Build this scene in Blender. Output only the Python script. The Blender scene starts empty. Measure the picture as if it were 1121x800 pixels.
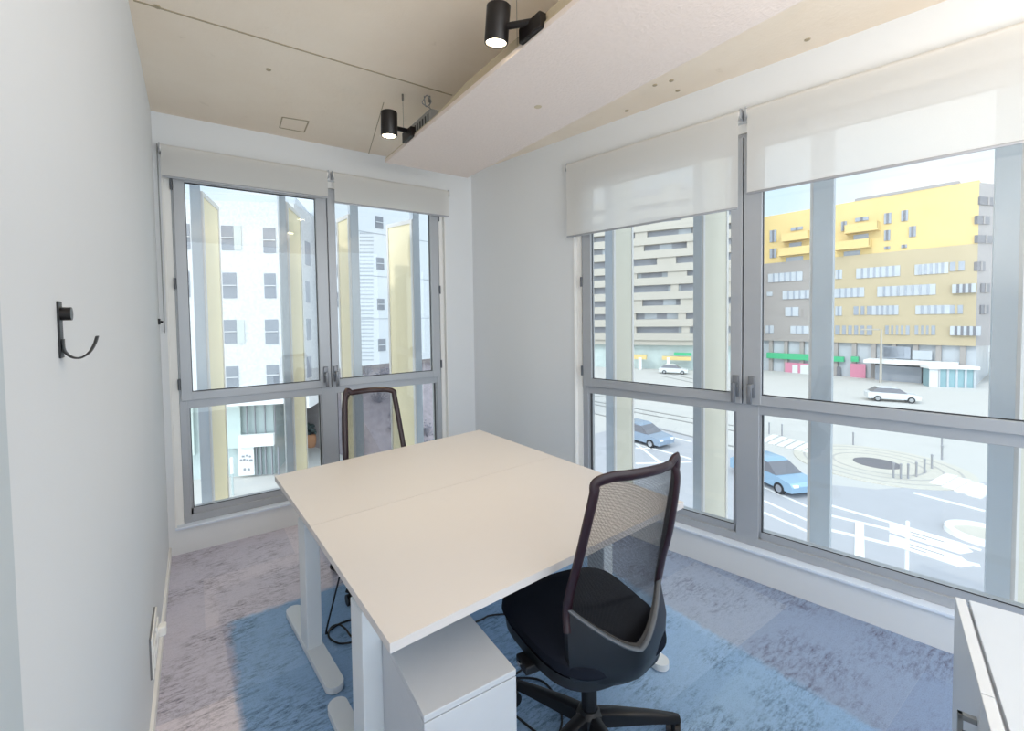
import bpy, bmesh, math, random
from mathutils import Vector, Matrix
random.seed(7)
R = math.radians
S = bpy.context.scene
COL = S.collection

# ------------------------------------------------------------------ camera
FPX, CX, CY, CAMH = 482.2, 526.2, 364.9, 1.5
YAW, PITCH, ROLL = R(33.06), R(2.04), R(0.94)
def cam_axes():
    cy, sy = math.cos(YAW), math.sin(YAW)
    f = Vector((sy*math.cos(PITCH), cy*math.cos(PITCH), -math.sin(PITCH)))
    r = Vector((cy, -sy, 0)); d = f.cross(r)
    c, s = math.cos(ROLL), math.sin(ROLL)
    return c*r+s*d, -s*r+c*d, f
AR, AD, AF = cam_axes()
CAM = Vector((0, 0, CAMH))
cd = bpy.data.cameras.new('camera'); co = bpy.data.objects.new('camera', cd); COL.objects.link(co)
m = Matrix.Identity(4)
for i in range(3):
    m[i][0] = AR[i]; m[i][1] = -AD[i]; m[i][2] = -AF[i]; m[i][3] = CAM[i]
co.matrix_world = m
cd.sensor_width = 36; cd.lens = FPX/1121*36
cd.shift_x = (560.5-CX)/1121; cd.shift_y = (CY-400)/1121
cd.clip_start = .02; cd.clip_end = 600
S.camera = co
# the survey of the place: a sight line from the camera position met with a known plane
def ray(px, py): return AR*((px-CX)/FPX)+AD*((py-CY)/FPX)+AF
def onz(px, py, z):
    d = ray(px, py); return CAM+d*((z-CAMH)/d.z)
def onpl(px, py, n, c):
    d = ray(px, py); return CAM+d*((c-n.dot(CAM))/n.dot(d))

# ------------------------------------------------------------------ colours and materials
def lin(c):
    return tuple(((v/255)/12.92 if v/255 <= .04045 else ((v/255+.055)/1.055)**2.4) for v in c)+(1,)
def newmat(name):
    m = bpy.data.materials.new(name); m.use_nodes = True
    nt = m.node_tree; b = nt.nodes['Principled BSDF']
    return m, nt, b
def mat(name, rgb, rough=.5, metal=0, noise=0, scale=20, bump=0, spec=.5, bscale=None):
    m, nt, b = newmat(name)
    b.inputs['Roughness'].default_value = rough; b.inputs['Metallic'].default_value = metal
    b.inputs['Specular IOR Level'].default_value = spec
    c = lin(rgb); b.inputs['Base Color'].default_value = c
    tc = nt.nodes.new('ShaderNodeTexCoord')
    n = nt.nodes.new('ShaderNodeTexNoise'); n.inputs['Scale'].default_value = scale; n.inputs['Detail'].default_value = 5
    nt.links.new(tc.outputs['Object'], n.inputs['Vector'])
    r = nt.nodes.new('ShaderNodeMix'); r.data_type = 'RGBA'
    k = noise or .02
    r.inputs[6].default_value = tuple(v*(1-k) for v in c[:3])+(1,)
    r.inputs[7].default_value = tuple(min(1, v*(1+k)) for v in c[:3])+(1,)
    nt.links.new(n.outputs['Fac'], r.inputs[0]); nt.links.new(r.outputs[2], b.inputs['Base Color'])
    if bump:
        bp = nt.nodes.new('ShaderNodeBump'); bp.inputs['Strength'].default_value = bump; bp.inputs['Distance'].default_value = .004
        n2 = nt.nodes.new('ShaderNodeTexNoise'); n2.inputs['Scale'].default_value = bscale or scale*4; n2.inputs['Detail'].default_value = 6
        nt.links.new(tc.outputs['Object'], n2.inputs['Vector'])
        nt.links.new(n2.outputs['Fac'], bp.inputs['Height']); nt.links.new(bp.outputs['Normal'], b.inputs['Normal'])
    return m
def emat(name, rgb, st):
    m, nt, b = newmat(name)
    b.inputs['Base Color'].default_value = lin(rgb); b.inputs['Emission Color'].default_value = lin(rgb)
    b.inputs['Emission Strength'].default_value = st
    return m
def mathn(nt, op, a, b=None, c=None):
    n = nt.nodes.new('ShaderNodeMath'); n.operation = op
    for i, v in enumerate((a, b, c)):
        if v is None: continue
        if isinstance(v, (int, float)): n.inputs[i].default_value = v
        else: nt.links.new(v, n.inputs[i])
    return n.outputs[0]
def mixc(nt, f, a, b):
    n = nt.nodes.new('ShaderNodeMix'); n.data_type = 'RGBA'
    for i, v in ((0, f), (6, a), (7, b)):
        if isinstance(v, (int, float, tuple)): n.inputs[i].default_value = v
        else: nt.links.new(v, n.inputs[i])
    return n.outputs[2]

M = {}
M['wall'] = mat('wall_paint', (224, 226, 228), .7, noise=.015, scale=3, bump=.05, bscale=180)
M['white'] = mat('white_paint', (238, 237, 235), .55)
M['lining'] = mat('window_lining_white', (238, 237, 234), .5)
M['sill'] = mat('sill_white', (226, 234, 246), .25)
M['alu'] = mat('grey_aluminium', (178, 181, 186), .38, .25)
M['alu_dark'] = mat('dark_gasket', (45, 46, 50), .6)
M['handle_grey'] = mat('handle_grey', (128, 131, 137), .35, .4)
M['hinge'] = mat('hinge_grey', (95, 98, 104), .4, .4)
M['desk_top'] = mat('desk_laminate', (214, 209, 207), .42, noise=.01)
M['desk_edge'] = mat('desk_edge_band', (205, 200, 198), .5)
M['desk_leg'] = mat('white_powder_steel', (226, 230, 233), .4)
M['cab'] = mat('white_laminate', (222, 225, 229), .4)
M['cab_top'] = mat('white_gloss_top', (214, 220, 228), .3)
M['black'] = mat('black_plastic', (22, 22, 26), .42)
M['black2'] = mat('black_metal', (26, 22, 22), .35, .3)
M['plum'] = mat('dark_plum_frame', (38, 14, 22), .35)
M['fabric'] = mat('black_fabric', (27, 31, 41), .95, noise=.25, scale=300, bump=.3, bscale=700, spec=.1)
M['thread'] = mat('black_mesh_thread', (16, 16, 22), .6)
M['brace'] = mat('grey_black_shell', (20, 23, 29), .38)
M['rim'] = mat('satin_grey_rim', (78, 84, 92), .3)
M['chrome'] = mat('chrome', (200, 202, 206), .15, 1)
M['socket'] = mat('socket_white', (240, 240, 238), .35)
M['grey_box'] = mat('socket_box_grey', (120, 122, 126), .5)
M['zinc'] = mat('zinc_sheet', (150, 152, 152), .4, .5)
M['acoustic'] = mat('felt_panel', (222, 209, 201), .95, noise=.05, scale=55, bump=.6, bscale=90, spec=.1)
M['acoustic_edge'] = mat('felt_panel_edge', (190, 176, 150), .9, noise=.08, scale=80)
M['wire'] = mat('steel_wire', (120, 118, 112), .4, .6)
M['cable'] = mat('black_cable', (18, 18, 24), .5)

def concrete():
    m, nt, b = newmat('raw_concrete'); b.inputs['Roughness'].default_value = .9
    tc = nt.nodes.new('ShaderNodeTexCoord'); o = tc.outputs['Object']
    def noise(sc, det=6, rough=.6):
        n = nt.nodes.new('ShaderNodeTexNoise'); n.inputs['Scale'].default_value = sc; n.inputs['Detail'].default_value = det
        n.inputs['Roughness'].default_value = rough; nt.links.new(o, n.inputs['Vector']); return n.outputs['Fac']
    a = mathn(nt, 'MULTIPLY_ADD', noise(1.1), 2.2, -.6)
    a = nt_clamp(nt, a)
    c = mixc(nt, a, lin((240, 228, 212)), lin((230, 214, 194)))
    sp = nt_clamp(nt, mathn(nt, 'MULTIPLY_ADD', noise(9), 6, -3.95))
    c = mixc(nt, mathn(nt, 'MULTIPLY', sp, .4), c, lin((180, 164, 136)))
    w = nt_clamp(nt, mathn(nt, 'MULTIPLY_ADD', noise(2.3, 3), 5, -2.9))
    c = mixc(nt, mathn(nt, 'MULTIPLY', w, .35), c, lin((222, 214, 200)))
    nt.links.new(c, b.inputs['Base Color'])
    bp = nt.nodes.new('ShaderNodeBump'); bp.inputs['Strength'].default_value = .15; bp.inputs['Distance'].default_value = .01
    nt.links.new(noise(40), bp.inputs['Height']); nt.links.new(bp.outputs['Normal'], b.inputs['Normal'])
    return m
def nt_clamp(nt, v):
    n = nt.nodes.new('ShaderNodeClamp'); nt.links.new(v, n.inputs[0]); return n.outputs[0]
M['concrete'] = concrete()

def carpet():
    m, nt, b = newmat('carpet_planks'); b.inputs['Roughness'].default_value = 1; b.inputs['Specular IOR Level'].default_value = .05
    tc = nt.nodes.new('ShaderNodeTexCoord'); o = tc.outputs['Object']
    def noise(sc, det=6, vec=o, rough=.65):
        n = nt.nodes.new('ShaderNodeTexNoise'); n.inputs['Scale'].default_value = sc; n.inputs['Detail'].default_value = det
        n.inputs['Roughness'].default_value = rough; nt.links.new(vec, n.inputs['Vector']); return n.outputs['Fac']
    mp = nt.nodes.new('ShaderNodeMapping'); mp.inputs['Scale'].default_value = (1, 3.4, 1); nt.links.new(o, mp.inputs['Vector'])
    br = nt.nodes.new('ShaderNodeTexBrick'); br.inputs['Scale'].default_value = 1; br.inputs['Mortar Size'].default_value = .0012
    br.inputs['Brick Width'].default_value = 1.0; br.inputs['Row Height'].default_value = .5
    br.inputs['Color1'].default_value = (0, 0, 0, 1); br.inputs['Color2'].default_value = (1, 1, 1, 1); br.inputs['Mortar'].default_value = (.5, .5, .5, 1)
    nt.links.new(o, br.inputs['Vector'])
    sx = nt.nodes.new('ShaderNodeSeparateXYZ'); nt.links.new(o, sx.inputs[0])
    wob = mathn(nt, 'MULTIPLY_ADD', noise(14, 3), .08, -.04)
    def step(v, edge, sign):
        t = mathn(nt, 'ADD', v, wob)
        t = mathn(nt, 'MULTIPLY', mathn(nt, 'SUBTRACT', t, edge), 28*sign)
        return nt_clamp(nt, mathn(nt, 'ADD', t, .5))
    z = mathn(nt, 'MULTIPLY', step(sx.outputs[0], .1, 1), step(sx.outputs[0], 2.0, -1))
    z = mathn(nt, 'MULTIPLY', z, step(sx.outputs[1], 2.5, -1))
    base = mixc(nt, br.outputs['Color'], lin((228, 221, 230)), lin((202, 200, 216)))
    right = nt_clamp(nt, mathn(nt, 'MULTIPLY_ADD', sx.outputs[0], 1.2, -.9))
    base = mixc(nt, right, base, mixc(nt, br.outputs['Color'], lin((146, 164, 194)), lin((172, 184, 204))))
    blue = mixc(nt, br.outputs['Color'], lin((152, 184, 218)), lin((166, 196, 228)))
    c = mixc(nt, z, base, blue)
    f1 = noise(17, 8, mp.outputs[0], .8); f2 = noise(3.2, 5); f3 = noise(90, 5, mp.outputs[0], .8)
    d = nt_clamp(nt, mathn(nt, 'MULTIPLY_ADD', f1, 5, -2.3))
    d2 = nt_clamp(nt, mathn(nt, 'MULTIPLY_ADD', f2, 7, -3.1))
    d = mathn(nt, 'MULTIPLY', d, mathn(nt, 'MULTIPLY_ADD', d2, .75, .12))
    d = nt_clamp(nt, mathn(nt, 'ADD', d, mathn(nt, 'MULTIPLY', nt_clamp(nt, mathn(nt, 'MULTIPLY_ADD', f3, 4, -2)), .45)))
    c = mixc(nt, d, c, mixc(nt, z, lin((92, 88, 104)), lin((52, 72, 98))))
    nt.links.new(c, b.inputs['Base Color'])
    bp = nt.nodes.new('ShaderNodeBump'); bp.inputs['Strength'].default_value = .5; bp.inputs['Distance'].default_value = .006
    nt.links.new(noise(160, 4), bp.inputs['Height']); nt.links.new(bp.outputs['Normal'], b.inputs['Normal'])
    return m
M['carpet'] = carpet()

def glass():
    m, nt, b = newmat('window_glass'); nt.nodes.remove(b)
    t = nt.nodes.new('ShaderNodeBsdfTransparent'); t.inputs[0].default_value = (.975, .985, .98, 1)
    g = nt.nodes.new('ShaderNodeBsdfGlossy'); g.inputs['Roughness'].default_value = .01
    mx = nt.nodes.new('ShaderNodeMixShader'); mx.inputs[0].default_value = .04
    nt.links.new(t.outputs[0], mx.inputs[1]); nt.links.new(g.outputs[0], mx.inputs[2])
    nt.links.new(mx.outputs[0], nt.nodes['Material Output'].inputs[0])
    return m
M['glass'] = glass()
def blind_mat():
    m, nt, b = newmat('screen_blind_fabric'); nt.nodes.remove(b)
    d = nt.nodes.new('ShaderNodeBsdfDiffuse'); d.inputs[0].default_value = lin((240, 237, 232))
    tl = nt.nodes.new('ShaderNodeBsdfTranslucent'); tl.inputs[0].default_value = lin((240, 241, 242))
    tp = nt.nodes.new('ShaderNodeBsdfTransparent')
    tc = nt.nodes.new('ShaderNodeTexCoord'); n = nt.nodes.new('ShaderNodeTexNoise'); n.inputs['Scale'].default_value = 400
    nt.links.new(tc.outputs['Object'], n.inputs[0])
    a = nt.nodes.new('ShaderNodeMixShader'); a.inputs[0].default_value = .45
    nt.links.new(d.outputs[0], a.inputs[1]); nt.links.new(tl.outputs[0], a.inputs[2])
    c = nt.nodes.new('ShaderNodeMixShader')
    nt.links.new(mathn(nt, 'MULTIPLY_ADD', n.outputs['Fac'], .03, .12), c.inputs[0])
    nt.links.new(a.outputs[0], c.inputs[1]); nt.links.new(tp.outputs[0], c.inputs[2])
    nt.links.new(c.outputs[0], nt.nodes['Material Output'].inputs[0])
    return m
M['blind'] = blind_mat()

# ------------------------------------------------------------------ mesh builder
class MB:
    def __init__(s): s.bm = bmesh.new()
    def box(s, a, b, mtx=None, bev=0):
        a, b = Vector(a), Vector(b)
        lo = Vector([min(a[i], b[i]) for i in range(3)]); hi = Vector([max(a[i], b[i]) for i in range(3)])
        vs = [s.bm.verts.new((x, y, z)) for x in (lo.x, hi.x) for y in (lo.y, hi.y) for z in (lo.z, hi.z)]
        F = [s.bm.faces.new([vs[i] for i in q]) for q in ((0, 1, 3, 2), (4, 6, 7, 5), (0, 4, 5, 1), (2, 3, 7, 6), (0, 2, 6, 4), (1, 5, 7, 3))]
        if mtx:
            for v in vs: v.co = mtx @ v.co
        if bev:
            es = list({e for f in F for e in f.edges})
            bmesh.ops.bevel(s.bm, geom=es, offset=bev, segments=2, profile=.5, affect='EDGES')
        return s
    def prism(s, pts, z0, z1, mtx=None, bev=0):
        return s.loft([[Vector((x, y, z0)) for x, y in pts], [Vector((x, y, z1)) for x, y in pts]], mtx=mtx, bev=bev)
    def loft(s, rings, closed=True, cap=True, mtx=None, bev=0):
        R_ = [[s.bm.verts.new(mtx @ Vector(p) if mtx else Vector(p)) for p in r] for r in rings]
        n = len(R_[0]); F = []
        for i in range(len(R_)-1):
            for j in range(n if closed else n-1):
                k = (j+1) % n
                F.append(s.bm.faces.new((R_[i][j], R_[i][k], R_[i+1][k], R_[i+1][j])))
        if cap and closed:
            F.append(s.bm.faces.new(list(reversed(R_[0])))); F.append(s.bm.faces.new(R_[-1]))
        if bev:
            es = list({e for f in F for e in f.edges if len(e.link_faces) == 2 and e.calc_face_angle(0) > .6})
            bmesh.ops.bevel(s.bm, geom=es, offset=bev, segments=2, profile=.5, affect='EDGES')
        return s
    def tube(s, pts, r, seg=10, cyc=False, flat=None, up=(0, 0, 1)):
        """round (or r=(a,b) elliptical) tube along points"""
        pts = [Vector(p) for p in pts]; n = len(pts); rings = []
        ra, rb = r if isinstance(r, tuple) else (r, r)
        prev = None
        for i, p in enumerate(pts):
            if cyc: t = pts[(i+1) % n]-pts[i-1]
            else: t = pts[min(i+1, n-1)]-pts[max(i-1, 0)]
            if t.length < 1e-9: t = Vector((0, 0, 1))
            t.normalize()
            if prev is None:
                u = Vector(up); u = u-t*u.dot(t)
                if u.length < 1e-3: u = Vector((1, 0, 0))-t*t.x
                if u.length < 1e-3: u = Vector((0, 1, 0))
            else: u = prev-t*prev.dot(t)
            u.normalize(); prev = u; w = t.cross(u)
            rings.append([p+u*(ra*math.cos(2*math.pi*k/seg))+w*(rb*math.sin(2*math.pi*k/seg)) for k in range(seg)])
        if cyc: rings.append(rings[0][:]); s.loft(rings, cap=False); bmesh.ops.remove_doubles(s.bm, verts=s.bm.verts, dist=1e-6)
        else: s.loft(rings)
        return s
    def cyl(s, a, b, r, r2=None, seg=24):
        a, b = Vector(a), Vector(b); t = (b-a).normalized()
        u = t.orthogonal().normalized(); w = t.cross(u); r2 = r if r2 is None else r2
        s.loft([[c+u*(q*math.cos(2*math.pi*k/seg))+w*(q*math.sin(2*math.pi*k/seg)) for k in range(seg)] for c, q in ((a, r), (b, r2))])
        return s
    def lathe(s, prof, c=(0, 0, 0), seg=24, cap=True):
        c = Vector(c)
        s.loft([[c+Vector((r*math.cos(2*math.pi*k/seg), r*math.sin(2*math.pi*k/seg), z)) for k in range(seg)] for r, z in prof], cap=cap)
        return s
    def ico(s, c, r, sub=2, sc=(1, 1, 1), jit=0):
        vs = bmesh.ops.create_icosphere(s.bm, subdivisions=sub, radius=1)['verts']
        for v in vs:
            k = 1+random.uniform(-jit, jit)
            v.co = Vector((v.co.x*r*sc[0]*k+c[0], v.co.y*r*sc[1]*k+c[1], v.co.z*r*sc[2]*k+c[2]))
        return s
    def build(s, name, m, parent=None, smooth=False, world=False):
        bmesh.ops.recalc_face_normals(s.bm, faces=s.bm.faces)
        if world and parent is not None:
            inv = root_matrix(parent).inverted()
            for v in s.bm.verts: v.co = inv @ v.co
        off = None
        if parent is None:                                  # a one-mesh thing: origin at its base
            xs = [v.co for v in s.bm.verts]
            off = Vector(((min(v.x for v in xs)+max(v.x for v in xs))/2, (min(v.y for v in xs)+max(v.y for v in xs))/2, min(v.z for v in xs)))
            for v in s.bm.verts: v.co -= off
        me = bpy.data.meshes.new(name); s.bm.to_mesh(me); s.bm.free()
        mm = M[m] if isinstance(m, str) else m
        me.materials.append(mm)
        if smooth:
            me.polygons.foreach_set('use_smooth', [True]*len(me.polygons))
            me.set_sharp_from_angle(angle=R(38))
        o = bpy.data.objects.new(name, me); COL.objects.link(o)
        if parent is not None: o.parent = parent
        else: o.location = off
        return o
def root_matrix(o):
    while o.parent is not None: o = o.parent
    return Matrix.Translation(o.location) @ o.rotation_euler.to_matrix().to_4x4()
def tag(o, label, cat, group=None, kind=None):
    o['label'] = label; o['category'] = cat
    if group: o['group'] = group
    if kind: o['kind'] = kind
    return o
def empty(name, loc, rz=0):
    o = bpy.data.objects.new(name, None); o.empty_display_size = .1
    o.location = loc; o.rotation_euler = (0, 0, rz); COL.objects.link(o); return o
def copy_tree(o, parent=None):
    c = o.copy(); COL.objects.link(c)
    if parent is not None: c.parent = parent
    for ch in list(o.children): copy_tree(ch, c)
    return c
def struct(o, label=None, cat=None):
    o['kind'] = 'structure'
    if label: o['label'] = label
    if cat: o['category'] = cat
    return o
def bez(pts, n=10):
    """Catmull-Rom through points"""
    pts = [Vector(p) for p in pts]; out = []
    for i in range(len(pts)-1):
        p0 = pts[max(i-1, 0)]; p1 = pts[i]; p2 = pts[i+1]; p3 = pts[min(i+2, len(pts)-1)]
        for k in range(n):
            t = k/n
            out.append(.5*((2*p1)+(p2-p0)*t+(2*p0-5*p1+4*p2-p3)*t*t+(3*p1-p0-3*p2+p3)*t**3))
    out.append(pts[-1]); return out

# ------------------------------------------------------------------ room shell
XL, YB, ZC = -.179, 3.42, 2.81
ANG = R(-11); WC = 2.765
N = Vector((math.cos(ANG), -math.sin(ANG), 0)); SD = Vector((math.sin(ANG), math.cos(ANG), 0))
XC = (WC+math.sin(ANG)*YB)/math.cos(ANG)
YBACK = -1.7
def rw(x, y, z=0):                               # right wall frame (x along towards the viewer, y outwards) -> world
    return N*(WC+y)-SD*x+Vector((0, 0, z))
RZ2 = math.atan2(-SD.y, -SD.x)
corner_lx = -(Vector((XC, YB, 0)).dot(SD))
back_lx = -((WC-N.y*YBACK)/N.x*SD.x+YBACK*SD.y)
TH = .25
o = MB().prism([(XL-.1, YBACK), (XC+.1, YB+.1), (XL-.1, YB+.1)][:0] or [(XL-.2, YBACK), ((WC-N.y*YBACK)/N.x+.2, YBACK), (XC+.2, YB+.2), (XL-.2, YB+.2)], -.12, 0).build('floor', 'carpet')
struct(o, 'grey and blue patterned carpet plank floor', 'floor')
bm_off = o.location.copy()
for v in o.data.vertices: v.co += Vector((bm_off.x, bm_off.y, bm_off.z))
o.location = (0, 0, 0)
o = MB().prism([(XL-.2, YBACK), ((WC-N.y*YBACK)/N.x+.2, YBACK), (XC+.2, YB+.2), (XL-.2, YB+.2)], ZC, ZC+.25).build('ceiling', 'concrete')
struct(o, 'bare beige concrete ceiling', 'ceiling')
ceiling = o
M['seam'] = mat('concrete_joint', (172, 158, 132), .9, noise=.15, scale=30)
mb = MB()
def cbox(px0, px1, w):
    a, b = onz(*px0, ZC), onz(*px1, ZC); d = (b-a).normalized(); q = Vector((-d.y, d.x, 0))*w/2
    mb.loft([[a+q, b+q, b-q, a-q], [p+Vector((0, 0, -.003)) for p in (a+q, b+q, b-q, a-q)]])
cbox((146, 0), (495, 104), .008); cbox((420, 112), (403, 170), .005)
s_ = mb.build('formwork_joint', 'seam', ceiling, world=False)
for v in s_.data.vertices: v.co -= ceiling.location
mb = MB()
for px0, px1 in (((309, 128), (338, 132.5)), ((338, 132.5), (333, 144.5)), ((333, 144.5), (306, 139.5)), ((306, 139.5), (309, 128))):
    cbox(px0, px1, .008)
s_ = mb.build('access_patch', 'seam', ceiling)
for v in s_.data.vertices: v.co -= ceiling.location
mb = MB()
for (x, y) in ((717, 93), (735, 88), (742, 99), (884, 43), (172, 7), (294, 76), (686, 121)):
    c = onz(x, y, ZC); mb.lathe([(.012, -.004), (.014, .002)], c, 8)
s_ = mb.build('filled_anchor_hole', 'seam', ceiling)
for v in s_.data.vertices: v.co -= ceiling.location

struct(MB().box((XL-.15, YBACK, 0), (XL, YB+TH, ZC)).build('wall_left', 'wall'), 'plain white painted wall on the left', 'wall')
struct(MB().box((XL, .655, .001), (XL+.012, YB-.001, .06)).build('baseboard_left', 'white'), 'thin white skirting at the foot of the left wall', 'baseboard')
M['trim'] = mat('door_trim_grey', (196, 204, 208), .5)
struct(MB().box((XL, .58, 0), (XL+.012, .654, 2.1)).build('trim_1', 'trim'), 'pale grey door trim at the left edge', 'trim')

# wall openings in local coordinates of each window wall (x along, y outward)
def wall_with_hole(name, root_loc, rz, x0, x1, hx0, hx1, hz0, hz1, label):
    T = Matrix.Translation(root_loc) @ Matrix.Rotation(rz, 4, 'Z')
    mb = MB()
    mb.box((x0, 0, 0), (hx0, TH, ZC), T); mb.box((hx1, 0, 0), (x1, TH, ZC), T)
    mb.box((hx0, 0, 0), (hx1, TH, hz0), T); mb.box((hx0, 0, hz1), (hx1, TH, ZC), T)
    return struct(mb.build(name, 'wall'), label, 'wall')
O1 = Vector((0, YB, 0)); O2 = N*WC
wall_with_hole('wall_back', O1, 0, XL, XC+.02, -.141, 1.87, .178, 2.55, 'white back wall around the left window')
wall_with_hole('wall_right', O2, RZ2, corner_lx, back_lx, -1.86, .76, .178, 2.55, 'white right wall around the wide window')

# ------------------------------------------------------------------ windows
def window(name, loc, rz, label, P):
    root = empty(name, loc, rz); struct(root, label, 'window')
    y0, y1 = .035, .105
    fx0, fx1, fz0, fz1 = P['fx0'], P['fx1'], .18, 2.5
    tz0, tz1 = .945, .985                        # fixed transom
    mx0, mx1 = P['mx0'], P['mx1']
    f = MB()
    f.box((fx0, y0, fz0), (fx0+.042, y1, fz1), bev=.003); f.box((fx1-.042, y0, fz0), (fx1, y1, fz1), bev=.003)
    f.box((fx0+.0015, y0+.0015, fz0+.0015), (fx1-.0015, y1-.001, fz0+.05), bev=.002); f.box((fx0+.0015, y0+.0015, fz1-.05), (fx1-.0015, y1-.001, fz1-.0015), bev=.002)
    f.box((fx0+.0025, y0+.0025, tz0-.01), (fx1-.0025, y1-.002, tz1+.02), bev=.002); f.box((mx0, y0+.0008, fz0+.0008), (mx1, y1-.0005, fz1-.0008), bev=.002)
    # fixed-light beads
    for a, b in ((fx0+.042, mx0), (mx1, fx1-.042)):
        f.box((a, y0+.012, fz0+.05), (a+.012, y1, tz0)); f.box((b-.012, y0+.012, fz0+.05), (b, y1, tz0))
        f.box((a, y0+.012, fz0+.05), (b, y1, .268)); 
    f.build('frame', 'alu', root)
    g = MB()
    for a, b in ((fx0+.042, mx0), (mx1, fx1-.042)):
        g.box((a+.01, .052, .264), (b-.01, .056, .272)); g.box((a+.012, .05, .266), (a+.017, .07, tz0-.01)); g.box((b-.017, .05, .266), (b-.012, .07, tz0-.01))
    g.build('gasket', 'alu_dark', root)
    for a, b in ((fx0+.05, mx0+.002), (mx1-.002, fx1-.05)):
        MB().box((a, .068, .262), (b, .074, tz0)).build('lower_pane', 'glass', root)
    # lining and sill
    l = MB()
    l.box((P['hx0'], .03, .18), (fx0, .1, 2.55)); l.box((fx1, .03, .18), (P['hx1'], .1, 2.55)); l.box((P['hx0'], .03, fz1), (P['hx1'], .1, 2.55))
    l.box((P['hx0'], -.006, .178), (P['hx0']+.008, .04, 2.55)); l.box((P['hx1']-.008, -.006, .178), (P['hx1'], .04, 2.55))
    l.build('lining', 'lining', root)
    MB().box((P['hx0'], -.02, .166), (P['hx1'], y0+.005, .181), bev=.002).build('sill', 'sill', root)
    # opening sashes
    for (a, b, gl, gr, side) in P['sash']:
        s = MB(); q0, q1 = .012, .06; z0, z1 = .99, 2.475
        s.box((a, q0, z0), (gl, q1, z1), bev=.003); s.box((gr, q0, z0), (b, q1, z1), bev=.003)
        s.box((gl-.01, q0+.0012, z0+.0012), (gr+.01, q1-.001, 1.045), bev=.002); s.box((gl-.01, q0+.0012, 2.405), (gr+.01, q1-.001, z1-.0012), bev=.002)
        so = s.build('sash', 'alu', root)
        gk = MB()
        for bx in (((gl, .03, 1.043), (gr, .036, 1.05)), ((gl, .03, 2.399), (gr, .036, 2.407)), ((gl-.001, .03, 1.043), (gl+.004, .036, 2.405)), ((gr-.004, .03, 1.043), (gr+.001, .036, 2.405))): gk.box(*bx)
        gk.build('gasket', 'alu_dark', so)
        MB().box((gl-.01, .036, 1.035), (gr+.01, .042, 2.415)).build('pane', 'glass', so)
        hx = (gr+b)/2 if side == 'r' else (a+gl)/2
        h = MB(); h.box((hx-.016, -.002, 1.03), (hx+.016, .014, 1.15), bev=.004)
        h.box((hx-.011, -.04, 1.085), (hx+.011, 0, 1.11), bev=.004); h.box((hx-.012, -.045, 1.0), (hx+.012, -.03, 1.112), bev=.005)
        h.build('handle', 'handle_grey', so, smooth=True)
        for hz in (1.1, 1.75, 2.38):
            hx2 = a-.008 if side == 'r' else b+.008
            MB().cyl((hx2, .012, hz-.035), (hx2, .012, hz+.035), .008, seg=12).build('hinge', 'hinge', root, smooth=True)
    return root
W1 = dict(fx0=-.095, fx1=1.825, mx0=.80, mx1=.905, hx0=-.141, hx1=1.87,
          sash=[(-.083, .866, -.022, .786, 'r'), (.872, 1.808, .93, 1.733, 'l')])
window('window_1', O1, 0, 'grey aluminium window with two sashes in the back wall', W1)
W2 = dict(fx0=-1.812, fx1=.72, mx0=-.79, mx1=-.678, hx0=-1.86, hx1=.76,
          sash=[(-1.797, -.757, -1.726, -.816, 'r'), (-.751, .70, -.662, .62, 'l')])
window('window_2', O2, RZ2, 'wide grey aluminium window overlooking the square in the right wall', W2)

# ------------------------------------------------------------------ roller blinds
def blind(loc, rz, x0, x1, zb, label, chain=None):
    r = empty('roller_blind', loc + Matrix.Rotation(rz, 3, 'Z') @ Vector((0, 0, 2.61)), rz)
    tag(r, label, 'roller blind', 'white roller blinds over the windows')
    b = -2.61
    f = MB(); f.loft([[Vector((x, -.032-.024*math.cos(t), 2.583+b+.024*math.sin(t))) if t >= 0 else Vector((x, -.056, zb+.006+b)) for t in [-1]+[math.pi*k/16 for k in range(33)]] for x in (x0+.004, x1-.004)], closed=False, cap=False)
    f.build('fabric', 'blind', r, smooth=True)
    MB().cyl((x0-.002, -.032, 2.583+b), (x1+.002, -.032, 2.583+b), .0215).build('tube', 'white', r, smooth=True)
    MB().box((x0+.004, -.061, zb+b), (x1-.004, -.05, zb+.013+b), bev=.003).build('bottom_bar', M['bar'], r, smooth=True)
    for x in (x0-.008, x1+.002):
        q = MB(); q.box((x, -.055, 2.553+b), (x+.006, 0, 2.61+b), bev=.001); q.cyl((x-.002, -.032, 2.583+b), (x+.008, -.032, 2.583+b), .012, seg=16)
        q.build('bracket', 'alu', r)
    if chain:
        c = MB(); z0, x = chain, x0-.016
        for dy in (-.055, -.012):
            c.tube([(x, dy, 2.58+b), (x, dy, z0+b)], .0022, 6)
        c.tube([(x, -.0335-.0215*math.cos(t), z0+b-.0215*math.sin(t)) for t in [math.pi*k/10 for k in range(11)]], .0022, 6)
        c.tube([(x, -.0335-.0215*math.cos(t), 2.58+b+.0215*math.sin(t)) for t in [math.pi*k/10 for k in range(11)]], .0022, 6)
        c.build('bead_chain', 'zinc', r)
    return r
M['bar'] = mat('grey_bottom_bar', (168, 170, 176), .4, .2)
blind(O1, 0, -.137, .868, 2.398, 'short white roller blind over the left sash of the back window', chain=1.46)
blind(O1, 0, .908, 1.886, 2.372, 'short white roller blind over the back window sash nearest the room corner')
blind(O2, RZ2, -1.882, -.757, 2.07, 'white roller blind half down over the narrower sash of the right window')
blind(O2, RZ2, -.722, .74, 2.138, 'widest white roller blind with sky glowing through, at the right edge')
c = MB(); c.box((XL, 3.268, 1.49), (XL+.012, 3.296, 1.526), bev=.003); c.tube([(XL+.012, 3.282, 1.508), (XL+.024, 3.284, 1.505)], .007, 8)
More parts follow.
